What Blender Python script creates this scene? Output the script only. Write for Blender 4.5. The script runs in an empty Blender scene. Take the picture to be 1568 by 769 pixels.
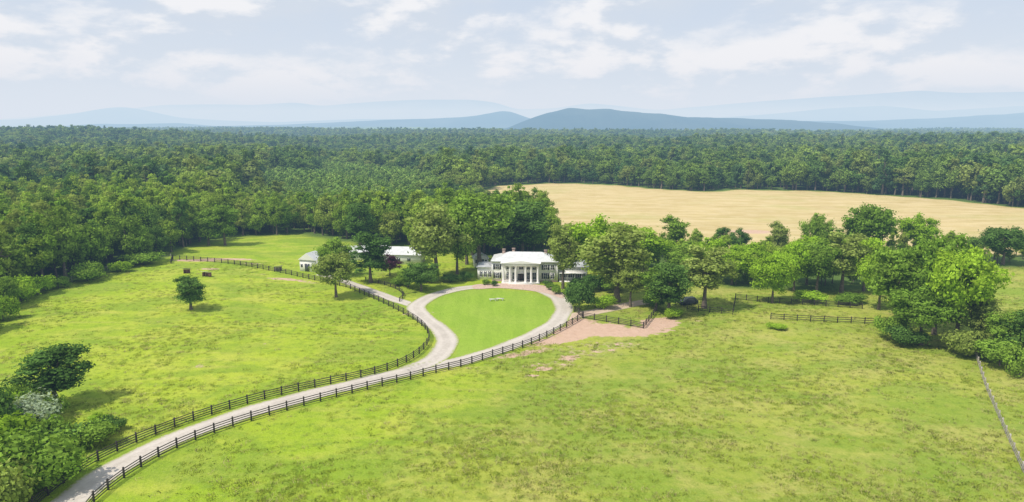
import bpy, math, random
import numpy as np
from mathutils import Vector, Matrix, noise as mnoise
rng=np.random.default_rng(7); random.seed(7)
scene=bpy.context.scene
COL=scene.collection
scene.view_settings.view_transform='Standard'
try: scene.view_settings.look='None'
except Exception: pass
scene.view_settings.exposure=0

# ------------------------------------------------------------------ terrain
def sst(a,b,x):
    t=np.clip((x-a)/(b-a),0,1); return t*t*(3-2*t)
def H(x,y):
    x=np.asarray(x,float); y=np.asarray(y,float)
    near=.8*np.sin(x/41+1.0)*np.sin(y/37+.4)+.45*np.sin(x/23+y/29)
    flat=sst(20,75,np.hypot((x-8)*.8,y-178))
    near=near*flat*(1-sst(230,330,y))
    far=sst(540,950,y)*(9*np.sin(x/310+1)*np.sin(y/250)+6*np.sin(x/190+y/260+2)+7*np.sin(y/150+x/700))
    far=far*(1-.55*sst(1800,3500,y))+sst(1500,3500,y)*(10*np.sin(x/700+.5)*np.sin(y/620)+7*np.sin(x/1500+y/800))
    return near+far
CAMH=41.0; FPX=1045.0; PITCH=math.atan(191.5/FPX)
cp,sp=math.cos(PITCH),math.sin(PITCH)
# layout helper: image pixels cast from the camera -> ground coordinates on the terrain
def G(u,v):
    a=(u-784)/FPX; b=-(v-384.5)/FPX
    d=np.array([a, cp+b*sp, -sp+b*cp])
    t=(CAMH)/(-d[2])
    for i in range(12):
        x,y=d[0]*t,d[1]*t
        t=(CAMH-float(H(x,y)))/(-d[2])
    return (d[0]*t,d[1]*t)
def GP(l): return np.array([G(u,v) for u,v in l])
def depth(x,y): return y*cp+(CAMH)*sp
def catmull(P,n=10,closed=False):
    P=np.asarray(P); out=[]; N=len(P)
    rngi=range(N) if closed else range(N-1)
    for i in rngi:
        if closed: p0,p1,p2,p3=P[(i-1)%N],P[i],P[(i+1)%N],P[(i+2)%N]
        else: p0,p1,p2,p3=P[max(i-1,0)],P[i],P[i+1],P[min(i+2,N-1)]
        for k in range(n):
            t=k/n
            out.append(.5*((2*p1)+(-p0+p2)*t+(2*p0-5*p1+4*p2-p3)*t*t+(-p0+3*p1-3*p2+p3)*t**3))
    if not closed: out.append(P[-1])
    return np.array(out)
def resample(P,step):
    s=np.r_[0,np.cumsum(np.hypot(*np.diff(P,axis=0).T))]
    n=max(2,int(round(s[-1]/step))+1); q=np.linspace(0,s[-1],n)
    return np.c_[np.interp(q,s,P[:,0]),np.interp(q,s,P[:,1])]
def pip(x,y,poly):
    ins=np.zeros(x.shape,bool); n=len(poly)
    for i in range(n):
        x1,y1=poly[i]; x2,y2=poly[(i+1)%n]
        if y1==y2: continue
        c=((y1>y)!=(y2>y))&(x<(x2-x1)*(y-y1)/(y2-y1)+x1)
        ins^=c
    return ins
def segdist(x,y,P,closed=False):
    d=np.full(x.shape,1e9); n=len(P)
    for i in range(n if closed else n-1):
        x1,y1=P[i]; x2,y2=P[(i+1)%n]; dx,dy=x2-x1,y2-y1; L=dx*dx+dy*dy+1e-9
        t=np.clip(((x-x1)*dx+(y-y1)*dy)/L,0,1)
        d=np.minimum(d,np.hypot(x-x1-t*dx,y-y1-t*dy))
    return d
def sdf(x,y,poly):
    d=segdist(x,y,poly,True); return np.where(pip(x,y,poly),-d,d)

# ------------------------------------------------------------------ materials
def mat(name):
    m=bpy.data.materials.new(name); m.use_nodes=True; nt=m.node_tree; nt.nodes.clear(); return m,nt
class NB:
    def __init__(s,nt): s.nt=nt
    def n(s,t,**k):
        q=s.nt.nodes.new(t)
        for a,b in k.items(): setattr(q,a,b)
        return q
    def l(s,a,b): s.nt.links.new(a,b)
    def inp(s,sock,v):
        if isinstance(v,bpy.types.NodeSocket): s.l(v,sock)
        else:
            if isinstance(v,(tuple,list)) and len(v)==3 and len(sock.default_value)==4: v=(*v,1)
            sock.default_value=v
    def mix(s,f,a,b,blend='MIX'):
        q=s.n('ShaderNodeMix',data_type='RGBA',blend_type=blend)
        s.inp(q.inputs[0],f); s.inp(q.inputs[6],a); s.inp(q.inputs[7],b); return q.outputs[2]
    def math(s,op,a,b=0.0,c=None,clamp=False):
        q=s.n('ShaderNodeMath',operation=op,use_clamp=clamp); s.inp(q.inputs[0],a); s.inp(q.inputs[1],b)
        if c is not None: s.inp(q.inputs[2],c)
        return q.outputs[0]
    def ramp(s,v,a,b,c=0.0,d=1.0):
        q=s.n('ShaderNodeMapRange',interpolation_type='SMOOTHSTEP'); s.inp(q.inputs[0],v)
        q.inputs[1].default_value=a; q.inputs[2].default_value=b; q.inputs[3].default_value=c; q.inputs[4].default_value=d
        return q.outputs[0]
    def noise(s,vec,scale,detail=4,rough=.55,dist=0.0):
        q=s.n('ShaderNodeTexNoise'); s.l(vec,q.inputs['Vector']); q.inputs['Scale'].default_value=scale
        q.inputs['Detail'].default_value=detail; q.inputs['Roughness'].default_value=rough; q.inputs['Distortion'].default_value=dist
        return q.outputs[0]
    def mapv(s,vec,scale=(1,1,1),rot=(0,0,0)):
        q=s.n('ShaderNodeMapping'); s.l(vec,q.inputs[0]); q.inputs['Scale'].default_value=scale; q.inputs['Rotation'].default_value=rot
        return q.outputs[0]
    def attr(s,name):
        q=s.n('ShaderNodeAttribute',attribute_name=name); return q.outputs['Fac']
    def pos(s): return s.n('ShaderNodeNewGeometry').outputs['Position']
    def out(s,sh): 
        o=s.n('ShaderNodeOutputMaterial'); s.l(sh,o.inputs[0]); return o
    def bsdf(s,col,rough=.8,metal=0.0,spec=.3,normal=None):
        q=s.n('ShaderNodeBsdfPrincipled'); s.inp(q.inputs['Base Color'],col); s.inp(q.inputs['Roughness'],rough)
        q.inputs['Metallic'].default_value=metal; q.inputs['Specular IOR Level'].default_value=spec
        if normal is not None: s.l(normal,q.inputs['Normal'])
        return q.outputs[0]
    def bump(s,h,strength=.5,dist=.1):
        q=s.n('ShaderNodeBump'); q.inputs['Strength'].default_value=strength; q.inputs['Distance'].default_value=dist
        s.l(h,q.inputs['Height']); return q.outputs[0]

def simple(name,c,rough=.7,metal=0.0,var=.15,scale=3.0,spec=.3):
    m,nt=mat(name); b=NB(nt)
    oc=b.n('ShaderNodeTexCoord').outputs['Object']
    n=b.noise(oc,scale,5)
    d=tuple(x*(1-var) for x in c); e=tuple(min(1,x*(1+var*.6)) for x in c)
    b.out(b.bsdf(b.mix(b.ramp(n,.3,.7),d,e),rough,metal,spec)); return m

def leafmat(name,dark,light,big=True,trans=.3,odd=((.27,.33,.09),(.075,.165,.07))):
    m,nt=mat(name); b=NB(nt)
    oi=b.n('ShaderNodeObjectInfo')
    rnd=oi.outputs['Random']; fac=rnd
    if big:
        n=b.noise(oi.outputs['Location'],.004,3)  # broad stand tone, also painting soft cloud shadow into the leaf colour
        n2=b.noise(oi.outputs['Location'],.022,2)
        fac=b.math('ADD',b.math('MULTIPLY',b.ramp(n,.4,.6),.4),b.math('ADD',b.math('MULTIPLY',rnd,.5),b.math('MULTIPLY',b.ramp(n2,.38,.62),.4)),)
        fac=b.math('SUBTRACT',fac,.15,clamp=True)
    col=b.mix(fac,dark,light)
    if big:
        r2=b.math('FRACT',b.math('MULTIPLY',rnd,17.3))
        col=b.mix(b.ramp(r2,.72,.95,0,.8),col,odd[0]); col=b.mix(b.ramp(r2,.28,.05,0,.7),col,odd[1])
    t=b.attr('tint')
    tt=b.math('ADD',b.math('MULTIPLY',t,.9),.55)
    q=b.n('ShaderNodeVectorMath',operation='SCALE'); b.l(col,q.inputs[0]); b.l(tt,q.inputs[3]); col=q.outputs[0]
    d=b.n('ShaderNodeBsdfDiffuse'); b.l(col,d.inputs[0])
    tr=b.n('ShaderNodeBsdfTranslucent'); b.l(b.mix(1.0,col,(1.25,1.2,.6),'MULTIPLY'),tr.inputs[0])
    x=b.n('ShaderNodeMixShader'); x.inputs[0].default_value=trans; b.l(d.outputs[0],x.inputs[1]); b.l(tr.outputs[0],x.inputs[2])
    b.out(x.outputs[0]); return m

M_bark=simple('bark',(.17,.14,.11),.9,var=.4)
L_forest=leafmat('leaf_forest',(.115,.215,.045),(.31,.43,.08))
L_conifer=leafmat('leaf_conifer',(.075,.15,.055),(.12,.21,.065))
L_belt=leafmat('leaf_belt',(.17,.30,.035),(.36,.49,.065),odd=((.33,.40,.09),(.10,.21,.045)))
L_pine=leafmat('leaf_young_pine',(.22,.36,.08),(.33,.48,.11),odd=((.36,.48,.13),(.18,.31,.08)))
L_bright=leafmat('leaf_bright',(.29,.47,.035),(.34,.52,.045),False)
L_mid=leafmat('leaf_mid',(.18,.31,.04),(.25,.39,.055),False)
L_dark=leafmat('leaf_dark',(.095,.19,.04),(.135,.245,.05),False)
L_olive=leafmat('leaf_olive',(.27,.35,.075),(.31,.39,.10),False)
L_purple=leafmat('leaf_purple',(.11,.045,.07),(.13,.05,.08),False)
L_silver=leafmat('leaf_silver',(.34,.43,.28),(.38,.46,.3),False)
M_white=simple('white_paint',(.80,.80,.78),.5,var=.05)
M_trim=simple('white_trim',(.84,.84,.83),.45,var=.03)
M_roof=simple('pale_metal_roof',(.48,.50,.53),.45,var=.15,scale=1.2)
M_roofw=simple('white_metal_roof',(.66,.68,.69),.45,var=.12,scale=1.2)
M_brick=simple('brick_weathered',(.36,.27,.23),.85,var=.3,scale=8)
M_glass=simple('window_glass',(.06,.07,.08),.12,var=.1,spec=.6)
M_shut=simple('shutter_black',(.04,.045,.045),.5)
M_door=simple('door_dark',(.06,.04,.03),.5)
M_fence=simple('fence_black',(.06,.052,.045),.8,var=.4)
M_wood=simple('weathered_wood',(.42,.39,.34),.9,var=.3)
M_red=simple('barn_red',(.28,.15,.11),.8)
M_stone=simple('pale_stone',(.7,.69,.65),.7,var=.12)
M_rubber=simple('rubber',(.02,.02,.02),.8)
M_carp=simple('dark_car_paint',(.04,.05,.065),.25,spec=.6)
M_chrome=simple('metal_rim',(.5,.5,.5),.3,metal=.8)

# ------------------------------------------------------------------ mesh helpers
def mesh_np(name,V,Q,T,mats,mq=None,mt=None,tq=None,tt=None,smooth=False):
    V=np.asarray(V,np.float32); Q=np.asarray(Q,np.int32).reshape(-1,4); T=np.asarray(T,np.int32).reshape(-1,3)
    me=bpy.data.meshes.new(name); me.vertices.add(len(V)); me.vertices.foreach_set('co',V.ravel())
    L=np.r_[Q.ravel(),T.ravel()].astype(np.int32)
    me.loops.add(len(L)); me.loops.foreach_set('vertex_index',L)
    nq,nt=len(Q),len(T); me.polygons.add(nq+nt)
    ls=np.r_[np.arange(nq)*4,nq*4+np.arange(nt)*3].astype(np.int32)
    me.polygons.foreach_set('loop_start',ls)
    if mq is not None or mt is not None:
        mi=np.r_[np.zeros(nq,np.int32) if mq is None else mq,np.zeros(nt,np.int32) if mt is None else mt].astype(np.int32)
        me.polygons.foreach_set('material_index',mi)
    for m in mats: me.materials.append(m)
    me.update(calc_edges=True)
    if tq is not None:
        a=me.attributes.new('tint','FLOAT','FACE'); a.data.foreach_set('value',np.r_[tq,tt].astype(np.float32))
    if smooth: me.polygons.foreach_set('use_smooth',np.ones(nq+nt,bool))
    return me
def obj(name,me,parent=None,loc=None,coll=None):
    o=bpy.data.objects.new(name,me); (coll or COL).objects.link(o)
    if parent: o.parent=parent
    if loc is not None: o.location=loc
    return o
def ico():
    t=(1+5**.5)/2
    v=np.array([[-1,t,0],[1,t,0],[-1,-t,0],[1,-t,0],[0,-1,t],[0,1,t],[0,-1,-t],[0,1,-t],[t,0,-1],[t,0,1],[-t,0,-1],[-t,0,1]],float)
    v/=np.linalg.norm(v[0])
    f=np.array([[0,11,5],[0,5,1],[0,1,7],[0,7,10],[0,10,11],[1,5,9],[5,11,4],[11,10,2],[10,7,6],[7,1,8],[3,9,4],[3,4,2],[3,2,6],[3,6,8],[3,8,9],[4,9,5],[2,4,11],[6,2,10],[8,6,7],[9,8,1]])
    return v,f
IV,IF=ico()
def make_tree(name,h,r,zb,ncl,nleaf,leaf,seed,shape='round',leafm=None,crf=(.26,.42),limbs=7,trunk_r=None):
    R=np.random.default_rng(seed)
    V=[];Q=[];T=[];mq=[];mt=[];tq=[];tt=[];off=0
    C=[];CR=[]
    ph=R.uniform(0,6.28,4)
    while len(C)<ncl:
        d=R.normal(size=3); d/=np.linalg.norm(d)
        rho=R.uniform(.2,1)**.55
        az=math.atan2(d[1],d[0])
        lump=.82+.18*math.sin(2*az+ph[0])+.14*math.sin(3*az+ph[1]+2*d[2])+R.uniform(-.12,.14)
        if shape=='cone':
            t=R.uniform(0,1)**1.35; a=R.uniform(0,6.28); rr=r*(1-t)**.8*(.55+.45*R.uniform()**.5)
            c=np.array([math.cos(a)*rr,math.sin(a)*rr,zb+(h-zb)*t*.96]); cr=r*(.18+.3*(1-t))
        else:
            cr=r*R.uniform(*crf)
            hz=(h-zb)/2
            c=np.array([d[0]*r*rho*lump*.85,d[1]*r*rho*lump*.85,zb+hz+d[2]*(hz-cr*.7)*rho*min(1.1,lump+.12)])
            if shape=='vase' : 
                k=.45+.6*(c[2]-zb)/(h-zb); c[:2]*=k
        C.append(c);CR.append(cr)
    C=np.array(C);CR=np.array(CR)
    ctr=np.array([0,0,(zb+h)/2])
    for c,cr in zip(C,CR):
        base=R.uniform(.2,.8)
        jv=IV*(cr*.6)*R.uniform(.7,1.15,(12,1))*np.array([1,1,.75])+c
        V.append(jv);T.append(IF+off);off+=12;mt+= [1]*20;tt+=[base*.5]*20  # core blob added to block light, tint darkened like shade inside the clump
        n=int(nleaf*R.uniform(.7,1.3)*(cr/CR.mean())**1.6)
        d=R.normal(size=(n,3)); out=(c-ctr); out/=np.linalg.norm(out)+1e-6
        d+=out*.55+np.array([0,0,.35]); d/=np.linalg.norm(d,axis=1)[:,None]
        rad=cr*(R.uniform(.62,1.15,n)); wild=R.uniform(size=n)<.15; rad[wild]*=R.uniform(1.05,1.5,wild.sum())
        P=c+d*rad[:,None]*np.array([1,1,.78])
        nn=d+R.normal(size=(n,3))*.5; nn/=np.linalg.norm(nn,axis=1)[:,None]
        a=np.cross(nn,R.normal(size=(n,3))); a/=np.linalg.norm(a,axis=1)[:,None]
        b=np.cross(nn,a)
        s=leaf*R.uniform(.55,1.35,n)[:,None]; s2=s*R.uniform(.5,.9,n)[:,None]
        q=np.stack([P-a*s,P-b*s2+a*s*.15,P+a*s,P+b*s2-a*s*.1],1).reshape(-1,3)
        V.append(q);Q.append((np.arange(n*4)+off).reshape(-1,4));off+=4*n
        mq+=[1]*n; tq+=list(np.clip(base+R.normal(0,.16,n),0,1))
    def tube(p0,p1,r0,r1,seg=6):
        nonlocal off
        p0=np.array(p0,float);p1=np.array(p1,float);ax=p1-p0;ax/=np.linalg.norm(ax)+1e-9
        u=np.cross(ax,[.3,.9,.1]);u/=np.linalg.norm(u);w=np.cross(ax,u)
        an=np.arange(seg)/seg*2*math.pi
        ring=np.cos(an)[:,None]*u+np.sin(an)[:,None]*w
        V.append(np.r_[p0+ring*r0,p1+ring*r1])
        i=np.arange(seg);j=(i+1)%seg
        Q.append(np.c_[i,j,j+seg,i+seg]+off);off+=2*seg;mq.extend([0]*seg);tq.extend([.5]*seg)
    tr=trunk_r or h*.022
    top=zb+(h-zb)*.65
    pts=[np.array([0,0,-.4])]
    for k in range(1,5): pts.append(np.array([R.normal(0,.02)*h*k/4,R.normal(0,.02)*h*k/4,top*k/4]))
    for k in range(4): tube(pts[k],pts[k+1],tr*(1.35 if k==0 else 1-.2*k),tr*(1-.2*(k+1)),8)
    idx=R.permutation(ncl)[:limbs]
    for i in idx:
        k=R.uniform(.35,.95); z=zb*.9+(top-zb*.9)*k*.8; f=z/top*4; a=int(min(f,3)); s=pts[a]+(pts[a+1]-pts[a])*(f-a)
        mid=(s+C[i])/2+np.array([0,0,-.04*h])
        tube(s,mid,tr*.45,tr*.28,5);tube(mid,C[i],tr*.28,tr*.1,5)
    V=np.concatenate(V)
    return mesh_np(name,V,np.concatenate(Q),np.concatenate(T),[M_bark,leafm or L_forest],mq,mt,tq,tt)

# --- tree library
BIG=[make_tree('broadleaf_mesh_%d'%i,15,6.2,[2.6,3.2,2.0,3.6][i%4],74,88,.24,100+i,leafm=L_mid,crf=(.15,.34)) for i in range(6)]
OVAL=[make_tree('oval_mesh_%d'%i,17,4.8,2.6,66,90,.24,140+i,leafm=L_mid,crf=(.18,.38)) for i in range(3)]
VASE=[make_tree('vase_mesh_%d'%i,16,6.0,3.2,64,80,.24,160+i,shape='vase',leafm=L_mid,crf=(.14,.30),limbs=16) for i in range(3)]
BUSH=[make_tree('bush_mesh_%d'%i,3.2,2.4,.1,26,110,.13,180+i,leafm=L_mid,crf=(.22,.44),limbs=4,trunk_r=.07) for i in range(4)]
def libcol(name,meshes):
    c=bpy.data.collections.new(name)
    for i,m in enumerate(meshes):
        o=bpy.data.objects.new('%s_%02d'%(name,i),m); c.objects.link(o)
    return c
FM=[make_tree('forest_tree_mesh_%d'%i,[16,15,18,14,20,15,17,16][i],[5,5.6,4.6,5.4,3.8,6.4,4.2,6.8][i],[3,2.5,3,2,3,2.2,3,3][i],28,46,.46,300+i,leafm=L_forest,crf=(.20,.46),limbs=3) for i in range(8)]
FM+=[make_tree('forest_conifer_mesh_%d'%i,19,3.4,2.5,26,40,.40,320+i,shape='cone',leafm=L_conifer,limbs=2) for i in range(2)]
BM=[make_tree('belt_tree_mesh_%d'%i,[14,13,15,12,16,17][i],[5,5.8,4.2,5.2,4.4,3.6][i],[2,1.5,2.2,1.2,2.5,2][i],46,76,.28,330+i,leafm=L_belt,crf=(.18,.40),limbs=5) for i in range(6)]
PM=[make_tree('young_pine_mesh_%d'%i,8,2.1,.3,20,34,.32,350+i,shape='cone',leafm=L_pine,limbs=2) for i in range(3)]
PM.append(make_tree('young_hardwood_mesh',8.5,3.0,.8,22,40,.36,360,leafm=L_pine,limbs=2))
C_forest=libcol('forest_tree_library',FM); C_belt=libcol('belt_tree_library',BM); C_pine=libcol('young_pine_library',PM)

def gn_scatter(name,coll,P,rot,scl,idx):
    n=len(P)
    me=bpy.data.meshes.new(name); me.vertices.add(n); me.vertices.foreach_set('co',np.asarray(P,np.float32).ravel())
    a=me.attributes.new('rotv','FLOAT_VECTOR','POINT'); a.data.foreach_set('vector',np.asarray(rot,np.float32).ravel())
    a=me.attributes.new('sclv','FLOAT_VECTOR','POINT'); a.data.foreach_set('vector',np.asarray(scl,np.float32).ravel())
    a=me.attributes.new('pick','INT','POINT'); a.data.foreach_set('value',np.asarray(idx,np.int32))
    me.update()
    o=obj(name,me)
    ng=bpy.data.node_groups.new(name+'_nodes','GeometryNodeTree')
    ng.interface.new_socket('Geometry',in_out='INPUT',socket_type='NodeSocketGeometry')
    ng.interface.new_socket('Geometry',in_out='OUTPUT',socket_type='NodeSocketGeometry')
    N=ng.nodes; gi=N.new('NodeGroupInput'); go=N.new('NodeGroupOutput')
    ci=N.new('GeometryNodeCollectionInfo'); ci.inputs['Collection'].default_value=coll; ci.inputs['Separate Children'].default_value=True; ci.inputs['Reset Children'].default_value=True
    ip=N.new('GeometryNodeInstanceOnPoints'); ip.inputs['Pick Instance'].default_value=True
    def na(nm,t):
        q=N.new('GeometryNodeInputNamedAttribute'); q.data_type=t; q.inputs[0].default_value=nm
        return [s for s in q.outputs if s.enabled][0]
    lk=ng.links.new
    lk(gi.outputs[0],ip.inputs['Points']); lk(ci.outputs[0],ip.inputs['Instance'])
    lk(na('pick','INT'),ip.inputs['Instance Index']); lk(na('rotv','FLOAT_VECTOR'),ip.inputs['Rotation']); lk(na('sclv','FLOAT_VECTOR'),ip.inputs['Scale'])
    lk(ip.outputs[0],go.inputs[0])
    md=o.modifiers.new('instances','NODES'); md.node_group=ng
    return o

# ------------------------------------------------------------------ layout polygons
FARM=GP([(-500,1000),(-420,640),(-150,540),(0,478),(60,446),(150,420),(262,392),(300,376),(350,362),(470,360),(560,374),(640,384),(700,392),(760,394),(880,398),(960,404),(1060,424),(1110,442),(1340,446),(1400,452),(1500,418),(1568,407),(2000,400),(2300,1000)])
TAN=GP([(732,297),(745,290),(765,285),(820,282),(880,281),(940,284),(1000,290),(1080,294),(1130,291),(1220,292),(1300,296),(1450,306),(1568,320),(1900,350),(2000,392),(1568,390),(1450,386),(1300,384),(1150,386),(1050,388),(960,380),(900,372),(850,356),(800,330),(745,307)])
PLANT=GP([(390,292),(430,276),(480,268),(520,261),(580,266),(640,264),(675,279),(660,290),(668,305),(640,324),(560,334),(430,334),(400,322)])
LAWN_L=[(655,467),(672,455),(705,446),(745,443),(800,446),(836,455),(850,470),(846,488),(822,507),(772,528),(722,545),(698,551),(692,543),(698,522),(688,503),(662,485)]
LAWN=catmull(GP(LAWN_L),5,True)
DR_main=catmull(GP([(70,800),(112,764),(165,724),(235,686),(310,656),(390,629),(470,606),(540,589),(600,575),(650,563),(700,554),(750,540),(800,522),(838,503),(858,486),(864,470),(852,455),(828,445),(800,441),(760,438),(715,441),(675,449),(645,462),(638,474),(655,490),(676,507),(684,524),(676,541),(655,556),(622,568)]),8)
DR_spur=catmull(GP([(858,488),(885,482),(915,477),(950,470),(985,463),(1020,459),(1055,463)]),8)
DR_barn=catmull(GP([(640,470),(615,462),(585,452),(555,441),(520,428),(490,420)]),8)

# ------------------------------------------------------------------ ground
def axis(a,b,step,lo,hi,g=1.12):
    c=list(np.arange(a,b+1e-6,step)); s=step; x=c[-1]
    while x<hi: s*=g; x+=s; c.append(x)
    s=step; x=c[0]; pre=[]
    while x>lo: s*=g; x-=s; pre.append(x)
    return np.array(pre[::-1]+c)
gx=axis(-170,260,1.6,-30000,30000,1.09); gy1=axis(60,300,1.6,-400,300,1.15); gy2=axis(303,520,3.0,303,32000,1.05)
gy=np.r_[gy1[gy1<=301.5],gy2]
X,Y=np.meshgrid(gx,gy); Z=H(X,Y)
nxg,nyg=len(gx),len(gy)
i=np.arange(nxg-1);j=np.arange(nyg-1);I,J=np.meshgrid(i,j); a=(J*nxg+I).ravel()
Qg=np.c_[a,a+1,a+1+nxg,a+nxg]
xf,yf=X.ravel(),Y.ravel()
wob=2.0*np.sin(xf/7+yf/11)+1.3*np.sin(xf/3.1-yf/4.7)
m_tan=1-sst(-2,3,sdf(xf,yf,TAN)+wob)
m_lawn=1-sst(-.6,.8,sdf(xf,yf,LAWN))
m_for=sst(-4,3,sdf(xf,yf,FARM)+wob)*(1-m_tan)*(yf>90)
dirt=np.zeros_like(xf)
def blob(u,v,rx,ry,s=1.0,rot=0.0):
    global dirt
    x,y=G(u,v); dx,dy=xf-x,yf-y; c,s_=math.cos(rot),math.sin(rot)
    q=np.hypot((dx*c+dy*s_)/rx,(-dx*s_+dy*c)/ry)
    dirt=np.maximum(dirt,s*(1-sst(.35,1.15,q)))
for b_ in [(900,505,12,5,1,.25),(950,510,11,3.4,1),(1010,495,6,5,1,.5),(865,519,11,2.8,.95,.5),(985,506,9,2.6,.9),(1030,488,3,3,.6),(832,566,2.6,1.1,.95),(872,549,2.6,1.6,.95),(815,575,2,.8,.7),(800,542,10,1.7,.75,.5),(1075,492,3,1,.6),(845,560,8,3.4,.45),(900,537,11,5,.46),(940,527,10,3,.46),(700,565,12,1.2,.5,.35),(640,480,5,3,.6),(885,492,6,3,.9),
    (300,399,11,3,.85),(350,397,12,2.5,.9),(320,412,5,2.5,.7),(385,404,6,2,.6),(440,428,9,2.2,.8,-.25),(470,432,6,1.6,.6,-.3),(395,420,5,1.6,.5),(230,602,1.8,1.1,.5),(405,525,1.5,1.4,.4),(300,560,5,2.5,.38),(640,478,3,2,.5),(760,305,20,8,.5),(1150,355,14,8,.7),(1400,330,30,6,.4),(1180,690,2.5,1.2,.45),(1250,720,5,2,.42)]: blob(*b_)
m_right=sst(-14,10,xf-(yf-105)*.32)*(yf<260)
gme=mesh_np('ground',np.c_[xf,yf,Z.ravel()],Qg,np.zeros((0,3)),[],smooth=True)
for nm,vals in (('m_tan',m_tan),('m_lawn',m_lawn),('m_for',m_for),('m_dirt',dirt),('m_right',m_right)):
    at=gme.attributes.new(nm,'FLOAT','POINT'); at.data.foreach_set('value',vals.astype(np.float32))
m,nt=mat('pasture'); b=NB(nt); p=b.pos()
n1=b.noise(p,.022,4); n2=b.noise(p,.11,5,.6); n3=b.noise(p,.8,5,.65); n4=b.noise(p,4.0,4,.7)
patch=b.noise(b.mapv(p,(1,1.6,1)),.05,5,.6,.6)
swath=b.noise(b.mapv(p,(.18,1.5,1),(0,0,-.35)),.22,4,.6,.3)
cl=b.mix(b.ramp(n1,.38,.62),(.285,.425,.022),(.385,.49,.035))
cl=b.mix(b.ramp(n2,.42,.66,0,.7),cl,(.47,.505,.075))
cr=b.mix(b.ramp(n1,.38,.62),(.285,.365,.045),(.365,.415,.06))
cr=b.mix(b.ramp(n2,.4,.66,0,.8),cr,(.44,.425,.12))
g=b.mix(b.attr('m_right'),cl,cr)
g=b.mix(b.ramp(patch,.45,.58,0,.6),g,(.20,.32,.03))
g=b.mix(b.ramp(swath,.52,.7,0,.5),g,(.44,.46,.09)); g=b.mix(b.ramp(swath,.46,.3,0,.4),g,(.20,.31,.03))
g=b.mix(b.ramp(n3,.45,.75,0,.65),g,(.155,.25,.028))
g=b.mix(b.ramp(n4,.5,.8,0,.5),g,(.52,.52,.19))
g=b.mix(b.ramp(n4,.5,.2,0,.5),g,(.13,.205,.025))
lawn=b.mix(b.ramp(b.noise(b.mapv(p,(1,.12,1),(0,0,.95)),.5,2),.4,.6),(.25,.395,.04),(.28,.43,.045))
lawn=b.mix(b.ramp(n2,.35,.75,0,.5),lawn,(.34,.45,.075))
lawn=b.mix(b.ramp(n3,.4,.75,0,.35),lawn,(.21,.33,.035))
g=b.mix(b.attr('m_lawn'),g,lawn)
stre=b.noise(b.mapv(p,(.25,1.2,1),(0,0,.15)),.12,6,.7)
tan=b.mix(b.ramp(stre,.35,.68),(.49,.39,.17),(.62,.51,.26))
tan=b.mix(b.ramp(b.noise(p,.018,5,.6),.48,.68,0,.6),tan,(.44,.42,.15))
tan=b.mix(b.ramp(n2,.35,.75,0,.5),tan,(.67,.56,.34))
g=b.mix(b.attr('m_tan'),g,tan)
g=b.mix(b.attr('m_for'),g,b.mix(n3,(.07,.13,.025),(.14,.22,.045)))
dm=b.ramp(b.math('ADD',b.attr('m_dirt'),b.math('MULTIPLY',b.math('SUBTRACT',n3,.5),1.3)),.38,.68)
g=b.mix(b.math('MULTIPLY',dm,b.ramp(b.attr('m_dirt'),.02,.2)),g,b.mix(n3,(.50,.33,.23),(.66,.49,.38)))
hh=b.math('ADD',b.math('MULTIPLY',n3,1.0),b.math('MULTIPLY',n4,.5))
b.out(b.bsdf(g,.95,spec=.1,normal=b.bump(hh,.8,.4)))
gme.materials.append(m); obj('ground',gme)

# ------------------------------------------------------------------ drives
def gravel(name,c1,c2):
    m,nt=mat(name); b=NB(nt); p=b.pos()
    n=b.noise(p,2.2,6,.7); n2=b.noise(p,.25,4)
    c=b.mix(b.ramp(n,.3,.7),c1,c2); c=b.mix(b.ramp(n2,.4,.7,0,.4),c,tuple(x*.8 for x in c1))
    a=b.math('ABSOLUTE',b.attr('across'))
    c=b.mix(b.ramp(b.math('ABSOLUTE',b.math('SUBTRACT',a,.5)),.05,.3,.35,0),c,tuple(x*1.14 for x in c2))
    e=b.ramp(b.math('ADD',a,b.math('MULTIPLY',b.math('SUBTRACT',n,.5),.9)),.74,1.0)
    c=b.mix(e,c,(.31,.37,.09))
    b.out(b.bsdf(c,.95,spec=.1,normal=b.bump(n,.4,.05))); return m
M_grav=gravel('gravel',(.47,.43,.375),(.58,.54,.485)); M_grav2=gravel('earth_track',(.50,.38,.28),(.60,.49,.39))
M_brickp=simple('brick_paving',(.57,.43,.36),.9,var=.2,scale=2)
def ribbon(name,P,w,dz,m,seed=0):
    P=resample(P,1.0); t=np.gradient(P,axis=0); t/=np.hypot(t[:,0],t[:,1])[:,None]; nrm=np.c_[-t[:,1],t[:,0]]
    s=np.arange(len(P)); V=[];A=[]
    K=np.linspace(-1,1,7)
    for k in K:
        ww=w/2*k*(1+.07*np.sin(s*.23+seed+k)+.05*np.sin(s*.61+2*k))
        q=P+nrm*ww[:,None]; V.append(np.c_[q,H(q[:,0],q[:,1])+dz]); A.append(np.full(len(P),k))
    n=len(P); V=np.concatenate(V); A=np.concatenate(A); Q=[]
    for k in range(6):
        i=np.arange(n-1)+k*n; Q.append(np.c_[i,i+n,i+n+1,i+1][:,::-1])
    me=mesh_np(name,V,np.concatenate(Q),np.zeros((0,3)),[m],smooth=True)
    at=me.attributes.new('across','FLOAT','POINT'); at.data.foreach_set('value',A.astype(np.float32))
    return obj(name,me)
ribbon('gravel_driveway',DR_main,4.4,.05,M_grav)
ribbon('farm_track',DR_spur,4.2,.042,M_grav2,2)
ribbon('barn_lane',DR_barn,3.4,.038,M_grav,4)
fp=catmull(GP([(726,436.5),(760,434.5),(800,434.5),(840,439),(864,451),(860,457),(838,450),(800,444),(760,441.5),(728,443)]),4,True)
import bmesh
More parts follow.
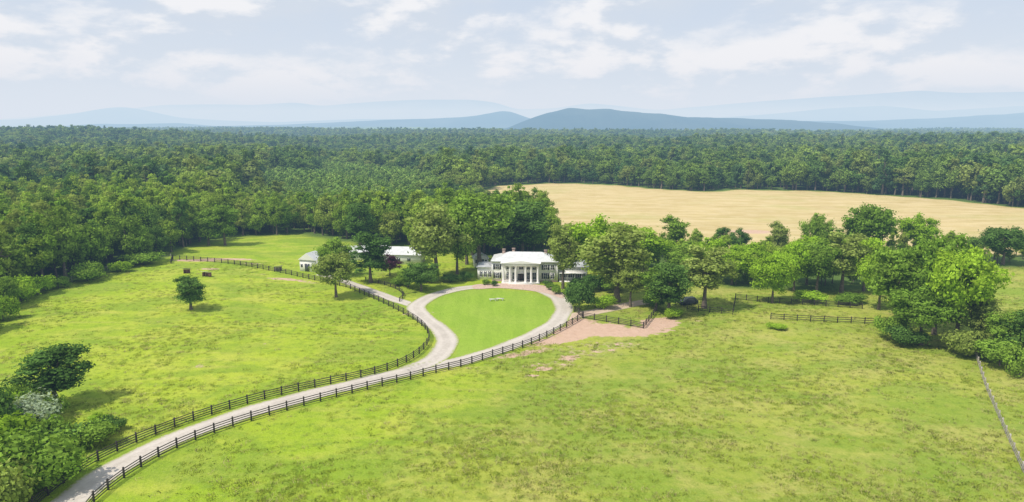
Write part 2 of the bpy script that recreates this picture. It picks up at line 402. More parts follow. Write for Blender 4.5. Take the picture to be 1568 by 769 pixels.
bm=bmesh.new(); vs=[bm.verts.new((x,y,float(H(x,y))+.065)) for x,y in fp]; f=bm.faces.new(vs); bmesh.ops.triangulate(bm,faces=[f])
for f in bm.faces:
    if f.normal.z<0: f.normal_flip()
me=bpy.data.meshes.new('forecourt'); bm.to_mesh(me); me.materials.append(M_brickp); obj('brick_forecourt',me)

# ------------------------------------------------------------------ box/part helpers
def boxes_mesh(name,boxes,mats):
    V=[];Q=[];mq=[]
    for i,bx in enumerate(boxes):
        x0,x1,y0,y1,z0,z1=bx[:6]; mi=bx[6] if len(bx)>6 else 0
        V+=[(x0,y0,z0),(x1,y0,z0),(x1,y1,z0),(x0,y1,z0),(x0,y0,z1),(x1,y0,z1),(x1,y1,z1),(x0,y1,z1)]
        o=8*i
        Q+=[(o,o+3,o+2,o+1),(o+4,o+5,o+6,o+7),(o,o+1,o+5,o+4),(o+1,o+2,o+6,o+5),(o+2,o+3,o+7,o+6),(o+3,o,o+4,o+7)]; mq+=[mi]*6
    return mesh_np(name,V,Q,np.zeros((0,3)),mats,mq)
def polymesh(name,V,F,m,bevel=0):
    me=bpy.data.meshes.new(name); me.from_pydata(V,[],F); me.materials.append(m); me.update(); return me
def lathe(name,prof,m,seg=16,loc=(0,0,0),parent=None):
    V=[];Q=[]
    for r,z in prof:
        for k in range(seg): V.append((r*math.cos(2*math.pi*k/seg),r*math.sin(2*math.pi*k/seg),z))
    for i in range(len(prof)-1):
        for k in range(seg):
            k2=(k+1)%seg; Q.append((i*seg+k,i*seg+k2,(i+1)*seg+k2,(i+1)*seg+k))
    V.append((0,0,prof[-1][1])); c=len(V)-1
    T=[((len(prof)-1)*seg+k,(len(prof)-1)*seg+(k+1)%seg,c) for k in range(seg)]
    return obj(name,mesh_np(name,V,Q,T,[m],smooth=False),parent,loc)
def hip(x0,x1,y0,y1,z,h,run=None):
    d=(y1-y0)/2; r=run if run else d
    return [(x0,y0,z),(x1,y0,z),(x1,y1,z),(x0,y1,z),(x0+r,(y0+y1)/2,z+h),(x1-r,(y0+y1)/2,z+h)],[(0,1,5,4),(1,2,5),(2,3,4,5),(3,0,4),(3,2,1,0)]
def gable(x0,x1,y0,y1,z,h,t=.12):
    m=(y0+y1)/2
    return [(x0,y0,z),(x1,y0,z),(x1,m,z+h),(x0,m,z+h),(x1,y1,z),(x0,y1,z)],[(0,1,2,3),(3,2,4,5),(0,3,5),(1,4,2),(0,5,4,1)]
def empty(name,loc,rz=0):
    e=bpy.data.objects.new(name,None); COL.objects.link(e); e.location=loc; e.rotation_euler=(0,0,rz); e.empty_display_size=1; return e
def window(bs,x,y,z,w,h,face='f',shut=True):
    f=.1
    bs+= [(x-w/2,x+w/2,y-.03,y+.02,z,z+h,1),
          (x-w/2-f,x-w/2,y-.08,y+.02,z-f,z+h+f,0),(x+w/2,x+w/2+f,y-.08,y+.02,z-f,z+h+f,0),
          (x-w/2,x+w/2,y-.08,y+.02,z+h,z+h+f,0),(x-w/2,x+w/2,y-.11,y+.02,z-f,z,0),
          (x-w/2,x+w/2,y-.055,y-.031,z+h/2-.03,z+h/2+.03,0),(x-.025,x+.025,y-.05,y-.032,z,z+h/2-.03,0),(x-.025,x+.025,y-.05,y-.032,z+h/2+.03,z+h,0)]
    if shut:
        bs+= [(x-w/2-f-.45,x-w/2-f-.02,y-.06,y+.02,z-.05,z+h+.05,2),(x+w/2+f+.02,x+w/2+f+.45,y-.06,y+.02,z-.05,z+h+.05,2)]

# ------------------------------------------------------------------ mansion
hx,hy=G(797,435); HZ=float(H(hx,hy))
E=empty('white_columned_mansion',(hx,hy,HZ),math.radians(-4)); E.scale=(.97,.92,.79)
def part(name,me): return obj(name,me,E)
part('foundation',boxes_mesh('foundation',[(-8.1,10.1,3.1,13.1,-.5,.45),(10.1,18.3,5.1,13,-.5,.35)],[M_brick]))
part('walls',boxes_mesh('walls',[(-8,10,3.2,13,.45,6.6),(10,18.2,5.2,12.9,.35,4.7),(-12.3,-8,5.0,12,.0,4.2)],[M_white]))
cor=[(-8.35,10.35,2.85,13.35,6.6,6.95),(10.35,18.5,4.9,13.2,4.7,4.95),(-12.6,-8.35,4.7,12.3,4.2,4.45),(-8.1,-7.8,3.1,3.2,.45,6.6),(9.8,10.1,3.1,3.2,.45,6.6)]
part('cornice',boxes_mesh('cornice',cor,[M_trim]))
V,F=hip(-8.45,10.45,2.75,13.45,6.95,2.3,5.0); part('main_roof',polymesh('main_roof',V,F,M_roofw))
V,F=hip(10.36,18.7,4.8,13.3,4.95,2.1,3.4); part('east_wing_roof',polymesh('east_wing_roof',V,F,M_roof))
V,F=hip(-12.7,-8.36,4.6,12.4,4.45,1.0,1.8); part('west_wing_roof',polymesh('west_wing_roof',V,F,M_roof))
ws=[]
for x in (-6.6,6.7,8.6):
    window(ws,x,3.2,1.1,1.0,1.9,shut=(x!=8.6)); window(ws,x,3.2,4.2,1.0,1.6,shut=(x!=8.6))
for x in (-3.6,-1.9,1.9,3.6):
    window(ws,x,3.2,.8,1.0,2.3,shut=False); window(ws,x,3.2,4.2,.95,1.5,shut=False)
window(ws,0,3.2,4.2,1.2,1.6,shut=False)
for x in (11.6,13.6,15.6,17.2): window(ws,x,5.2,1.2,1.0,1.8,shut=(x<17))
for x in (-11.3,-10.1,-8.9): window(ws,x,5.0,1.0,.8,2.0,shut=False)
part('windows',boxes_mesh('windows',ws,[M_trim,M_glass,M_shut]))
sw=[]
for y in (6,9,11.5): sw.append((-8.05,-8.02+.03,y-.45,y+.45,4.9,6.1,0))
part('side_windows',boxes_mesh('side_windows',sw,[M_glass]))
part('front_door',boxes_mesh('front_door',[(-.55,.55,3.12,3.2,.45,2.7,0),(-.95,-.6,3.1,3.2,.45,2.7,1),(.6,.95,3.1,3.2,.45,2.7,1),(-1.05,1.05,3.05,3.2,2.75,3.3,2)],[M_door,M_glass,M_trim]))
part('portico_floor',boxes_mesh('portico_floor',[(-5.2,5.2,0,3.09,-.3,.42),(-3,3,-.4,-.003,-.3,.28),(-3.4,3.4,-.8,-.403,-.3,.14)],[M_stone]))
prof=[(.42,0),(.42,.12),(.36,.16),(.34,.25),(.30,.3),(.31,1.6),(.29,3.4),(.255,5.1),(.26,5.15),(.31,5.25),(.36,5.36),(.36,5.5)]
for k,x in enumerate((-4.7,-2.9,-1.35,1.35,2.9,4.7)): lathe('column_%d'%(k+1),prof,M_trim,18,(x,.45,.42),E)
part('entablature',boxes_mesh('entablature',[(-5.15,5.15,.05,3.19,5.92,6.75),(-5.4,5.4,-.2,2.84,6.75,6.98)],[M_trim]))
V=[(-5.5,-.3,6.98),(5.5,-.3,6.98),(0,-.3,7.9),(-5.5,5.5,6.98),(5.5,5.5,6.98),(0,5.5,7.9)]
part('pediment_roof',polymesh('pediment_roof',V,[(1,4,5,2),(3,0,2,5),(0,1,2),(4,3,5),(0,3,4,1)],M_trim))
part('chimneys',boxes_mesh('chimneys',[(-5.6,-4.8,8.5,9.5,6.9,9.8),(-2.9,-2.1,9.5,10.5,6.9,9.9),(6.2,7.0,8.5,9.5,6.9,9.6),(-5.7,-4.7,8.4,9.6,9.8,9.95),(-3.0,-2.0,9.4,10.6,9.9,10.05),(6.1,7.1,8.4,9.6,9.6,9.75)],[M_brick]))
part('east_porch',boxes_mesh('east_porch',[(10.4,18,3.4,5.1,-.3,.3),(10.6,10.75,3.5,3.65,.3,2.9),(12.6,12.75,3.5,3.65,.3,2.9),(14.6,14.75,3.5,3.65,.3,2.9),(16.6,16.75,3.5,3.65,.3,2.9),(10.4,18,3.3,5.19,2.9,3.1)],[M_trim]))

def barn(name,u,v,L,W,hw,hr,rz,roof=M_roofw,wall=M_white,doors=True,front_gable=False):
    x,y=G(u,v); e=empty(name,(x,y,float(H(x,y))),rz)
    if front_gable:
        obj('walls',boxes_mesh('walls',[(-W/2,W/2,0,L,-.4,hw)],[wall]),e)
        V=[(-W/2-.3,-.3,hw),(W/2+.3,-.3,hw),(0,-.3,hw+hr),(-W/2-.3,L+.3,hw),(W/2+.3,L+.3,hw),(0,L+.3,hw+hr)]
        me=polymesh('roof',V,[(1,4,5,2),(3,0,2,5),(0,1,2),(4,3,5),(0,3,4,1)],roof); me.materials.append(wall); me.polygons[2].material_index=1; me.polygons[3].material_index=1
        obj('roof',me,e)
        obj('doors',boxes_mesh('doors',[(-.8,.8,-.05,0.01,0,2.3,0),(-W/2+.35,-W/2+1.0,-.04,.01,1.2,2.1,0),(W/2-1.0,W/2-.35,-.04,.01,1.2,2.1,0)],[M_glass]),e)
    else:
        obj('walls',boxes_mesh('walls',[(-L/2,L/2,0,W,-.4,hw)],[wall]),e)
        V,F=gable(-L/2-.4,L/2+.4,-.4,W+.4,hw,hr); me=polymesh('roof',V,F,roof); obj('roof',me,e)
        ds=[(x_-.5,x_+.5,-.05,.01,1.0,1.9,0) for x_ in np.arange(-L/2+2,L/2-1,3.2)]
        obj('windows',boxes_mesh('windows',ds,[M_glass]),e)
    return e
barn('white_shed',471,416,7,5.0,3.4,2.0,math.radians(-18),front_gable=True)
barn('horse_barn',606,405,15,7,3.0,1.9,math.radians(-6))
barn('garden_cottage',737,409,5,4.2,2.4,1.4,math.radians(8),front_gable=True)
barn('long_stable',550,399,16,6,2.6,1.6,math.radians(8))
def shelter(u,v,s,rz,wall,roof):
    x,y=G(u,v); e=empty('field_shelter',(x,y,float(H(x,y))),rz)
    obj('walls',boxes_mesh('walls',[(-s,s,s*.9,s*.95,-.2,1.0),(-s,-s*.94,0,s*.899,-.2,1.1),(s*.94,s,0,s*.899,-.2,1.1),(-s*.05,s*.05,0,.1,-.2,1.1)],[wall]),e)
    V=[(-s*1.15,-.3,1.45),(s*1.15,-.3,1.45),(s*1.15,s*1.1,1.05),(-s*1.15,s*1.1,1.05),(-s*1.15,-.3,1.53),(s*1.15,-.3,1.53),(s*1.15,s*1.1,1.13),(-s*1.15,s*1.1,1.13)]
    obj('roof',polymesh('roof',V,[(3,2,1,0),(4,5,6,7),(0,1,5,4),(1,2,6,5),(2,3,7,6),(3,0,4,7)],roof),e)
shelter(286,419,.8,.2,M_red,M_wood); shelter(315,424,1.1,-.3,M_red,M_stone); shelter(427,415,.9,.5,M_wood,M_stone)

def bench(u,v,rz):
    x,y=G(u,v); e=empty('stone_bench',(x,y,float(H(x,y))),rz)
    obj('seat',boxes_mesh('seat',[(-.9,.9,-.25,.25,.42,.52)],[M_stone]),e)
    obj('supports',boxes_mesh('supports',[(-.7,-.5,-.2,.2,0,.42),(.5,.7,-.2,.2,0,.42)],[M_stone]),e)
bench(755,461,.1); bench(766,460,-.1)

def car(u,v,rz,paint,name='parked_car'):
    x,y=G(u,v); e=empty(name,(x,y,float(H(x,y))),rz)
    side=[(-2.3,.32),(-2.36,.75),(-2.15,1.0),(-1.1,1.08),(2.1,1.08),(2.3,.85),(2.32,.35)]
    def ext(name,s,w0,w1,m):
        n=len(s); zmin=min(z for _,z in s); zmax=max(z for _,z in s)
        ww=lambda z:w0+(w1-w0)*(z-zmin)/(zmax-zmin)
        V=[(a,-ww(z),z) for a,z in s]+[(a,ww(z),z) for a,z in s]
        F=[tuple(range(n)),tuple(range(2*n-1,n-1,-1))]+[(i,i+n,(i+1)%n+n,(i+1)%n) for i in range(n)]
        o=obj(name,polymesh(name,V,F,m),e); bv=o.modifiers.new('b','BEVEL'); bv.width=.05; bv.segments=2; return o
    ext('body',side,.93,.88,paint)
    ext('cabin_glass',[(-1.15,1.085),(-.5,1.62),(1.6,1.62),(2.05,1.085)],.86,.70,M_glass)
    ext('roof',[(-.55,1.625),(-.4,1.70),(1.5,1.70),(1.68,1.625)],.72,.66,paint)
    for k,(a,s) in enumerate([(-1.45,-1),(-1.45,1),(1.4,-1),(1.4,1)]):
        w=lathe('wheel_%d'%k,[(.2,-.11),(.34,-.11),(.36,0),(.34,.11),(.2,.11),(.19,.08)],M_rubber,18,(a,s*.86,.36),e); w.rotation_euler=(math.pi/2*s*-1,0,0)
    obj('lights',boxes_mesh('lights',[(-2.37,-2.25,-.8,-.5,.72,.88),(-2.37,-2.25,.5,.8,.72,.88)],[M_chrome]),e)
car(1053,466,.3,M_carp)

# ------------------------------------------------------------------ fences
def fence(pts,h=1.3,rails=4,m=M_fence,name='board_fence',step=2.6,pw=.085,rh=.058,smooth=True):
    P=GP(pts); P=catmull(P,8) if smooth else P; P=resample(P,step)
    V=[];Q=[];o=0
    def addbox(c,ux,uy,z0a,z0b,z1a,z1b,a,b_):
        nonlocal o
        V.extend([(a[0]-uy[0],a[1]-uy[1],z0a),(b_[0]-uy[0],b_[1]-uy[1],z0b),(b_[0]+uy[0],b_[1]+uy[1],z0b),(a[0]+uy[0],a[1]+uy[1],z0a),
                  (a[0]-uy[0],a[1]-uy[1],z1a),(b_[0]-uy[0],b_[1]-uy[1],z1b),(b_[0]+uy[0],b_[1]+uy[1],z1b),(a[0]+uy[0],a[1]+uy[1],z1a)])
        Q.extend([(o,o+3,o+2,o+1),(o+4,o+5,o+6,o+7),(o,o+1,o+5,o+4),(o+1,o+2,o+6,o+5),(o+2,o+3,o+7,o+6),(o+3,o,o+4,o+7)]); o+=8
    for i in range(len(P)):
        t=P[min(i+1,len(P)-1)]-P[max(i-1,0)]; t=t/np.hypot(*t); n=np.array([-t[1],t[0]])
        z=float(H(*P[i])); hh=h+.12+random.uniform(-.05,.05)
        addbox(0,0,n*pw,z-.3,z-.3,z+hh,z+hh,P[i]-t*pw,P[i]+t*pw)
        if i<len(P)-1:
            q=P[i+1]; z2=float(H(*q)); tt=q-P[i]; tt=tt/np.hypot(*tt); nn=np.array([-tt[1],tt[0]])
            for k in range(rails):
                zz=h*(k+1)/rails-rh/2-.03+random.uniform(-.015,.015); s=nn*(pw+.022)
                addbox(0,0,nn*.02,z+zz-rh,z2+zz-rh,z+zz+rh,z2+zz+rh,P[i]-s,q-s)
    return obj(name,mesh_np(name,V,Q,np.zeros((0,3)),[m]))
fence([(128,790),(150,764),(195,729),(255,694),(325,664),(405,638),(485,616),(560,597),(622,583),(655,574),(705,562),(760,545),(815,527),(865,503),(892,487)])
fence([(30,800),(62,769),(120,724),(180,691),(250,661),(330,633),(410,610),(490,592),(550,579),(592,568),(628,552),(650,534),(657,517),(643,497),(605,474),(565,455),(530,440)])
fence([(892,487),(940,495),(985,503)],smooth=False); fence([(985,503),(1000,484),(1003,478)],smooth=False)
fence([(893,487),(880,478)],smooth=False)
fence([(530,440),(475,428),(415,415),(350,404),(265,397)])
fence([(265,397),(262,404)],smooth=False)
fence([(1052,475),(1090,479),(1122,482)],smooth=False,rails=3); fence([(1122,482),(1124,470),(1126,458)],smooth=False,rails=2,step=4)
fence([(1126,458),(1180,464),(1250,468),(1320,473)],smooth=False)
fence([(1180,489),(1250,493),(1345,497)],smooth=False,rails=3)
fence([(262,395),(210,404),(140,421),(70,446),(0,478),(-60,505)],h=1.2,rails=3,m=M_wood,name='wire_fence',step=4.5,pw=.06,rh=.02)
fence([(1493,542),(1508,590),(1530,642),(1566,722),(1600,790)],h=1.1,rails=3,m=M_wood,name='rail_fence',step=2.8,rh=.04)
fence([(560,430),(600,440),(618,452),(612,462)],h=1.0,rails=3,name='yard_fence')

# ------------------------------------------------------------------ individual trees
def tree(u,vb,vt,w,lib,m,name='deciduous_tree',k=None):
    x,y=G(u,vb); d=depth(x,y); h=(vb-vt)/FPX*d*1.03; ww=w/FPX*d
    me=random.choice(lib) if k is None else lib[k%len(lib)]
    o=obj(name,me)
    mw=MW[me.name]; o.location=(x,y,float(H(x,y))); o.rotation_euler=(0,0,random.uniform(0,6.28)); s=ww/mw[0]; o.scale=(s,s,h/mw[1])
    if m: 
        o.material_slots[1].link='OBJECT'; o.material_slots[1].material=m
    return o
MW={}
for L in (BIG,OVAL,VASE,BUSH):
    for me in L:
        n=len(me.vertices); a=np.empty(n*3,np.float32); me.vertices.foreach_get('co',a); a=a.reshape(-1,3)
        MW[me.name]=(np.percentile(a[:,0],99)-np.percentile(a[:,0],1),np.percentile(a[:,2],99.7))
T=[(293,474,424,40,OVAL,L_dark),(515,455,390,64,BIG,L_olive),(512,424,366,50,BIG,L_mid),(568,433,357,50,OVAL,L_dark),(597,422,390,30,BIG,L_purple),
(645,446,404,52,BIG,L_dark),(625,440,412,34,BIG,L_mid),(668,428,316,86,VASE,L_olive),(700,420,318,70,BIG,L_mid),(735,412,302,82,VASE,L_mid),(715,405,295,76,BIG,L_mid),(800,398,312,84,BIG,L_dark),(770,396,318,60,BIG,L_mid),
(862,442,346,52,VASE,L_olive),(945,462,350,100,VASE,L_olive),(920,440,334,96,BIG,L_bright),(965,470,396,46,VASE,L_olive),(1024,481,404,66,OVAL,L_dark),(1004,476,410,40,OVAL,L_mid),(1078,472,378,82,VASE,L_olive),(1182,464,388,64,BIG,L_bright),
(1030,398,332,34,OVAL,L_mid),(1130,392,351,36,BIG,L_dark),(1103,388,349,22,OVAL,L_dark),(1190,400,341,26,OVAL,L_olive),(1328,400,317,76,BIG,L_mid),(1250,398,329,44,BIG,L_mid),(1402,398,329,50,BIG,L_bright),(1300,398,346,50,BIG,L_mid),
(1372,500,385,90,BIG,L_mid),(1430,512,362,96,BIG,L_mid),(1462,528,385,104,BIG,L_bright),(1400,480,375,90,BIG,L_dark),(1410,528,440,90,BIG,L_mid),(1505,530,455,74,BIG,L_olive),(1545,548,478,66,BIG,L_mid),(1585,560,470,80,BIG,L_dark),(1345,474,392,66,BIG,L_bright),
(1215,446,372,64,BIG,L_bright),(1250,448,368,60,BIG,L_mid),(1288,448,358,70,VASE,L_olive),(1322,446,366,62,BIG,L_bright),(1235,436,362,60,BIG,L_bright),
(1120,436,384,60,BIG,L_bright),(1090,430,366,70,BIG,L_bright),(1150,428,372,60,BIG,L_bright),(1050,428,370,60,BIG,L_mid),(985,420,352,80,BIG,L_bright),(890,410,352,60,BIG,L_mid),(950,410,345,60,BIG,L_mid),
(86,622,532,88,OVAL,L_dark),(345,376,315,36,OVAL,L_mid),(320,376,322,34,OVAL,L_mid),(552,378,312,44,OVAL,L_dark),
(12,474,424,36,BIG,L_mid),(1535,405,350,70,BIG,L_dark)]
for i,t in enumerate(T): tree(*t,k=i)
Bs=[(886,474,432,42,L_dark,1),(908,445,420,30,L_dark,0),(882,446,426,28,L_dark,0),(925,472,452,30,L_bright,0),(845,444,434,16,L_mid,0),(757,438,430,10,L_dark,0),(745,436,428,14,L_mid,0),(838,438,430,12,L_dark,0),(852,450,438,16,L_mid,0),
(40,664,612,84,L_silver,1),(85,642,603,36,L_mid,1),(135,682,648,66,L_mid,1),(170,660,638,40,L_dark,1),(100,690,655,70,L_dark,1),(62,700,640,90,L_mid,1),(25,760,668,130,L_mid,1),(-10,720,640,110,L_bright,1),(70,752,690,80,L_mid,1),(10,655,600,60,L_bright,1),(5,800,705,90,L_olive,1),(45,640,585,50,L_mid,1),(-30,690,590,90,L_dark,1),(150,648,634,30,L_bright,0),
(32,462,425,44,L_bright,0),(5,490,455,40,L_bright,0),(-35,510,450,60,L_mid,0),(1365,520,480,50,L_mid,0),(1385,530,500,44,L_dark,0),(1480,545,505,60,L_olive,0),(1530,560,520,60,L_mid,0),(1560,575,528,56,L_mid,0),(1190,503,496,26,L_bright,0),(1030,486,472,30,L_bright,0),
(56,450,424,40,L_bright,0),(90,441,424,34,L_mid,0),(134,430,404,46,L_mid,0),(185,416,400,30,L_bright,0),(220,406,388,44,L_mid,0),(1240,462,446,50,L_bright,0),(1300,464,450,40,L_mid,0),
(655,432,415,34,L_mid,0),(690,432,420,24,L_dark,0),(715,430,415,22,L_dark,0),(610,436,424,24,L_mid,0),(1000,470,455,30,L_dark,0),(940,445,425,40,L_mid,0)]
for i,(u,vb,vt,w,m_,_) in enumerate(Bs): tree(u,vb,vt,w,BUSH,m_,'shrub',i)

# ------------------------------------------------------------------ forests
def jit(y0,y1,s,wid=.95,j=.5):
    W=wid*y1+70
    xs=np.arange(-W,W,s); ys=np.arange(y0,y1,s*.87); A,B=np.meshgrid(xs,ys)
    A=A+(np.arange(len(ys))%2)[:,None]*s/2
    A=(A+rng.uniform(-j,j,A.shape)*s).ravel(); B=(B+rng.uniform(-j,j,B.shape)*s).ravel()
    k=np.abs(A)<wid*B+70
    return A[k],B[k]
def forest_mask(x,y,pad=2.0):
    ok=(sdf(x,y,FARM)>pad)&(sdf(x,y,TAN)>pad+1); return ok&(y>100)
def in_plant(x,y): return (sdf(x,y,PLANT)+9*np.sin(x/17+y/23)+6*np.sin(x/7.3-y/11))<0
fx,fy=jit(100,330,5.2,1.1); k=forest_mask(fx,fy); fx,fy=fx[k],fy[k]
k=~in_plant(fx,fy); fx,fy=fx[k],fy[k]
ang=fx/fy
belt=(ang>0.06)&(fy<262)
n=len(fx)
hs=np.where(belt,rng.uniform(.28,.62,n),rng.uniform(.65,1.3,n))
low=(ang>-.42)&(ang<.08)&(fy>225)
lim=np.clip((41-fy*.1)/14,.42,1.3)
hs=np.where(low,np.minimum(hs,lim*rng.uniform(.75,1.1,n)),hs)
keep=~(belt&(rng.uniform(size=n)<.25)); fx,fy,hs=fx[keep],fy[keep],hs[keep]
n=len(fx)
gn_scatter('woodland_belt',C_belt,np.c_[fx,fy,H(fx,fy)],np.c_[np.zeros(n),np.zeros(n),rng.uniform(0,6.28,n)],np.c_[hs*rng.uniform(.8,1.15,n),hs*rng.uniform(.8,1.15,n),hs],rng.integers(0,len(BM),n))
XS=[];YS=[];SS=[]
for y0,y1,s,sc in ((330,700,6.8,1.0),(700,1500,8.6,1.08),(1500,3600,15,1.5)):
    x,y=jit(y0,y1,s); k=forest_mask(x,y)&~in_plant(x,y); x,y=x[k],y[k]
    r=rng.uniform(size=len(x)); ss=sc*(.62+.8*r**1.5)
    XS.append(x);YS.append(y);SS.append(ss)
x=np.concatenate(XS);y=np.concatenate(YS);s=np.concatenate(SS)
ang=x/y
low=(ang>-.40)&(ang<.0)&(y<420); s=np.where(low,s*.55,s)
st=np.sin(x/97+y/160+1)+np.sin(x/61-y/83+2.2)+.7*np.sin(x/33+y/29)
s=s*(1+.2*np.tanh(st))
cl=np.sin(x/83+1.3)*np.sin(y/131+.5)+.6*np.sin(x/37+y/53)
k=cl<1.3; x,y,s,st=x[k],y[k],s[k],st[k]; n=len(x)
pick=rng.integers(0,8,n); con=rng.uniform(size=n)<np.clip(.03+.2*(np.sin(x/140+2)*np.sin(y/210+1)),.01,.3); pick=np.where(con,rng.integers(8,10,n),pick)
gn_scatter('forest',C_forest,np.c_[x,y,H(x,y)],np.c_[np.zeros(n),np.zeros(n),rng.uniform(0,6.28,n)],np.c_[s*rng.uniform(.9,1.25,n),s*rng.uniform(.9,1.25,n),np.minimum(s,1.35)*rng.uniform(.8,1.12,n)],pick)
print('forest',n)
x,y=jit(250,700,4.8); k=in_plant(x,y); x,y=x[k],y[k]; n=len(x); s=rng.uniform(.6,1.15,n)*(1+.15*np.sin(x/13+y/19))
gn_scatter('young_pine_plantation',C_pine,np.c_[x,y,H(x,y)],np.c_[np.zeros(n),np.zeros(n),rng.uniform(0,6.28,n)],np.c_[s*1.15,s*1.15,s*1.1],np.where(rng.uniform(size=n)<.35,3,rng.integers(0,3,n)))
cx=np.arange(-8000,8001,40.); cy=[3400.]
while cy[-1]<9500: cy.append(cy[-1]*1.010)
cy=np.array(cy); X,Y=np.meshgrid(cx,cy); X=X+rng.uniform(-12,12,X.shape)
Z=H(X,Y)+13+rng.uniform(-5,5,X.shape)
a_=np.meshgrid(np.arange(len(cx)-1),np.arange(len(cy)-1)); a=(a_[1]*len(cx)+a_[0]).ravel()
m,nt=mat('far_canopy'); b=NB(nt); p=b.pos()
c=b.mix(b.ramp(b.noise(p,.003,4),.38,.62),(.065,.13,.04),(.16,.25,.06)); c=b.mix(b.ramp(b.noise(p,.03,4),.4,.6),c,(.06,.115,.035))
b.out(b.bsdf(c,.95,spec=0.0))
obj('distant_forest',mesh_np('distant_forest',np.c_[X.ravel(),Y.ravel(),Z.ravel()],np.c_[a,a+1,a+1+len(cx),a+len(cx)],np.zeros((0,3)),[m]))

# ------------------------------------------------------------------ mountains
def mountains(D,pts,c1,c2,W,seed,rough=1.0):
    m,nt=mat('mountain_woods_hazed'); b=NB(nt); p=b.pos()
    b.out(b.bsdf(b.mix(b.ramp(b.noise(p,.0012,5),.35,.65),c1,c2),1,spec=0))  # woods colour with distance haze painted in, paler blue on farther ranges
    us=np.array([q[0] for q in pts],float); vs=np.array([q[1] for q in pts],float)
    n=500; uu=np.linspace(us[0],us[-1],n); xx=(uu-784)/FPX*D
    hv=np.interp(uu,us,vs); ker=np.hanning(13); ker/=ker.sum(); hv=np.convolve(np.pad(hv,6,mode='edge'),ker,'valid')
    hr=CAMH+(193-hv)/FPX*D
    NT=41; ts=np.linspace(-1,1,NT); V=[]
    for t in ts:
        for i in range(n):
            nz=mnoise.fractal(Vector((xx[i]/D*26,t*2.2+seed*7,seed)),1.0,2.1,5)
            nz2=mnoise.fractal(Vector((xx[i]/D*9,t*1.3,seed+5)),1.0,2.0,3)
            e=max(0,1-abs(t)**1.35)
            ridge=.97+rough*(.10*nz+.05*nz2)*(.25+min(1,abs(t)*2.5))
            V.append((xx[i],D+t*W+nz2*W*.1*rough,-60+(hr[i]+60)*e*ridge))
    a_=np.meshgrid(np.arange(n-1),np.arange(NT-1)); a=(a_[1]*n+a_[0]).ravel()
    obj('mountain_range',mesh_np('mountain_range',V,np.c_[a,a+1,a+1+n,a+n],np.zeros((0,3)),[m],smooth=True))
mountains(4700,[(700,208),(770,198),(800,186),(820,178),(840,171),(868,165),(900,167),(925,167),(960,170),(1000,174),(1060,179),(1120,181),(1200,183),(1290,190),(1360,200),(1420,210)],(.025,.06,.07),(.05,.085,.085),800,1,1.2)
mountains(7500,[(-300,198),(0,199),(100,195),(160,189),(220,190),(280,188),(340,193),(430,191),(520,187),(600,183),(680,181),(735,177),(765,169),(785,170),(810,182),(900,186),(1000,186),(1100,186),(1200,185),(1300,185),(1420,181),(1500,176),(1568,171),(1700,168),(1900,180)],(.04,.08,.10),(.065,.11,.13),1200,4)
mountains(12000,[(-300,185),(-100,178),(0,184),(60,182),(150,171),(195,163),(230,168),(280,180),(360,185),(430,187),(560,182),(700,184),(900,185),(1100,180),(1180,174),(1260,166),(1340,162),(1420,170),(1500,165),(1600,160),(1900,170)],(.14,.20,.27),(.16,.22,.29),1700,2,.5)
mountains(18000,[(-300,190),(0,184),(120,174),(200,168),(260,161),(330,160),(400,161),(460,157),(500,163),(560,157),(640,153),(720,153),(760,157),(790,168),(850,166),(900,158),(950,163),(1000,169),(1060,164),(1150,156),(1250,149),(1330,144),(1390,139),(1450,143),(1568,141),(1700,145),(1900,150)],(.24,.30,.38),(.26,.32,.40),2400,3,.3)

# ------------------------------------------------------------------ meadow grass
def tuftmat(name,c1,c2):
    m,nt=mat(name); b=NB(nt); oi=b.n('ShaderNodeObjectInfo')
    n=b.noise(oi.outputs['Location'],.06,4)
    c=b.mix(b.math('MULTIPLY_ADD',oi.outputs['Random'],.5,b.ramp(n,.35,.65,0,.5)),c1,c2)
    up=b.n('ShaderNodeCombineXYZ'); up.inputs[2].default_value=1
    d=b.n('ShaderNodeBsdfDiffuse'); b.l(c,d.inputs[0]); b.l(up.outputs[0],d.inputs['Normal'])
    tr=b.n('ShaderNodeBsdfTranslucent'); b.l(c,tr.inputs[0])
    x=b.n('ShaderNodeMixShader'); x.inputs[0].default_value=.2; b.l(d.outputs[0],x.inputs[1]); b.l(tr.outputs[0],x.inputs[2]); b.out(x.outputs[0]); return m
MG=[tuftmat('grass_green',(.31,.42,.035),(.43,.52,.06)),tuftmat('grass_seed',(.46,.46,.14),(.56,.54,.22)),tuftmat('weed_green',(.20,.32,.035),(.28,.40,.05))]
def tuft(seed,m,nb,hh,sp):
    R=np.random.default_rng(seed); V=[];T=[]
    for i in range(nb):
        a=R.uniform(0,6.28); r=sp*R.uniform()**.6; x,y=r*math.cos(a),r*math.sin(a); h=hh*R.uniform(.5,1.1); w=R.uniform(.02,.05); a2=R.uniform(0,6.28)
        lx,ly=R.normal(0,.55,2)*h; o=len(V)
        V+=[(x-math.cos(a2)*w,y-math.sin(a2)*w,-.03),(x+math.cos(a2)*w,y+math.sin(a2)*w,-.03),(x+lx,y+ly,h)]; T.append((o,o+1,o+2))
    return mesh_np('grass_tuft_mesh_%d'%seed,V,np.zeros((0,4)),T,[m])
C_g=libcol('grass_library',[tuft(0,MG[0],26,.18,.5),tuft(1,MG[0],22,.22,.45),tuft(2,MG[1],18,.28,.45),tuft(3,MG[2],24,.22,.45),tuft(4,MG[2],18,.18,.35)])
N=90000
yy=62+ (205-62)*rng.uniform(size=N)**1.1; xx=rng.uniform(-.95,.95,N)*(yy+12)
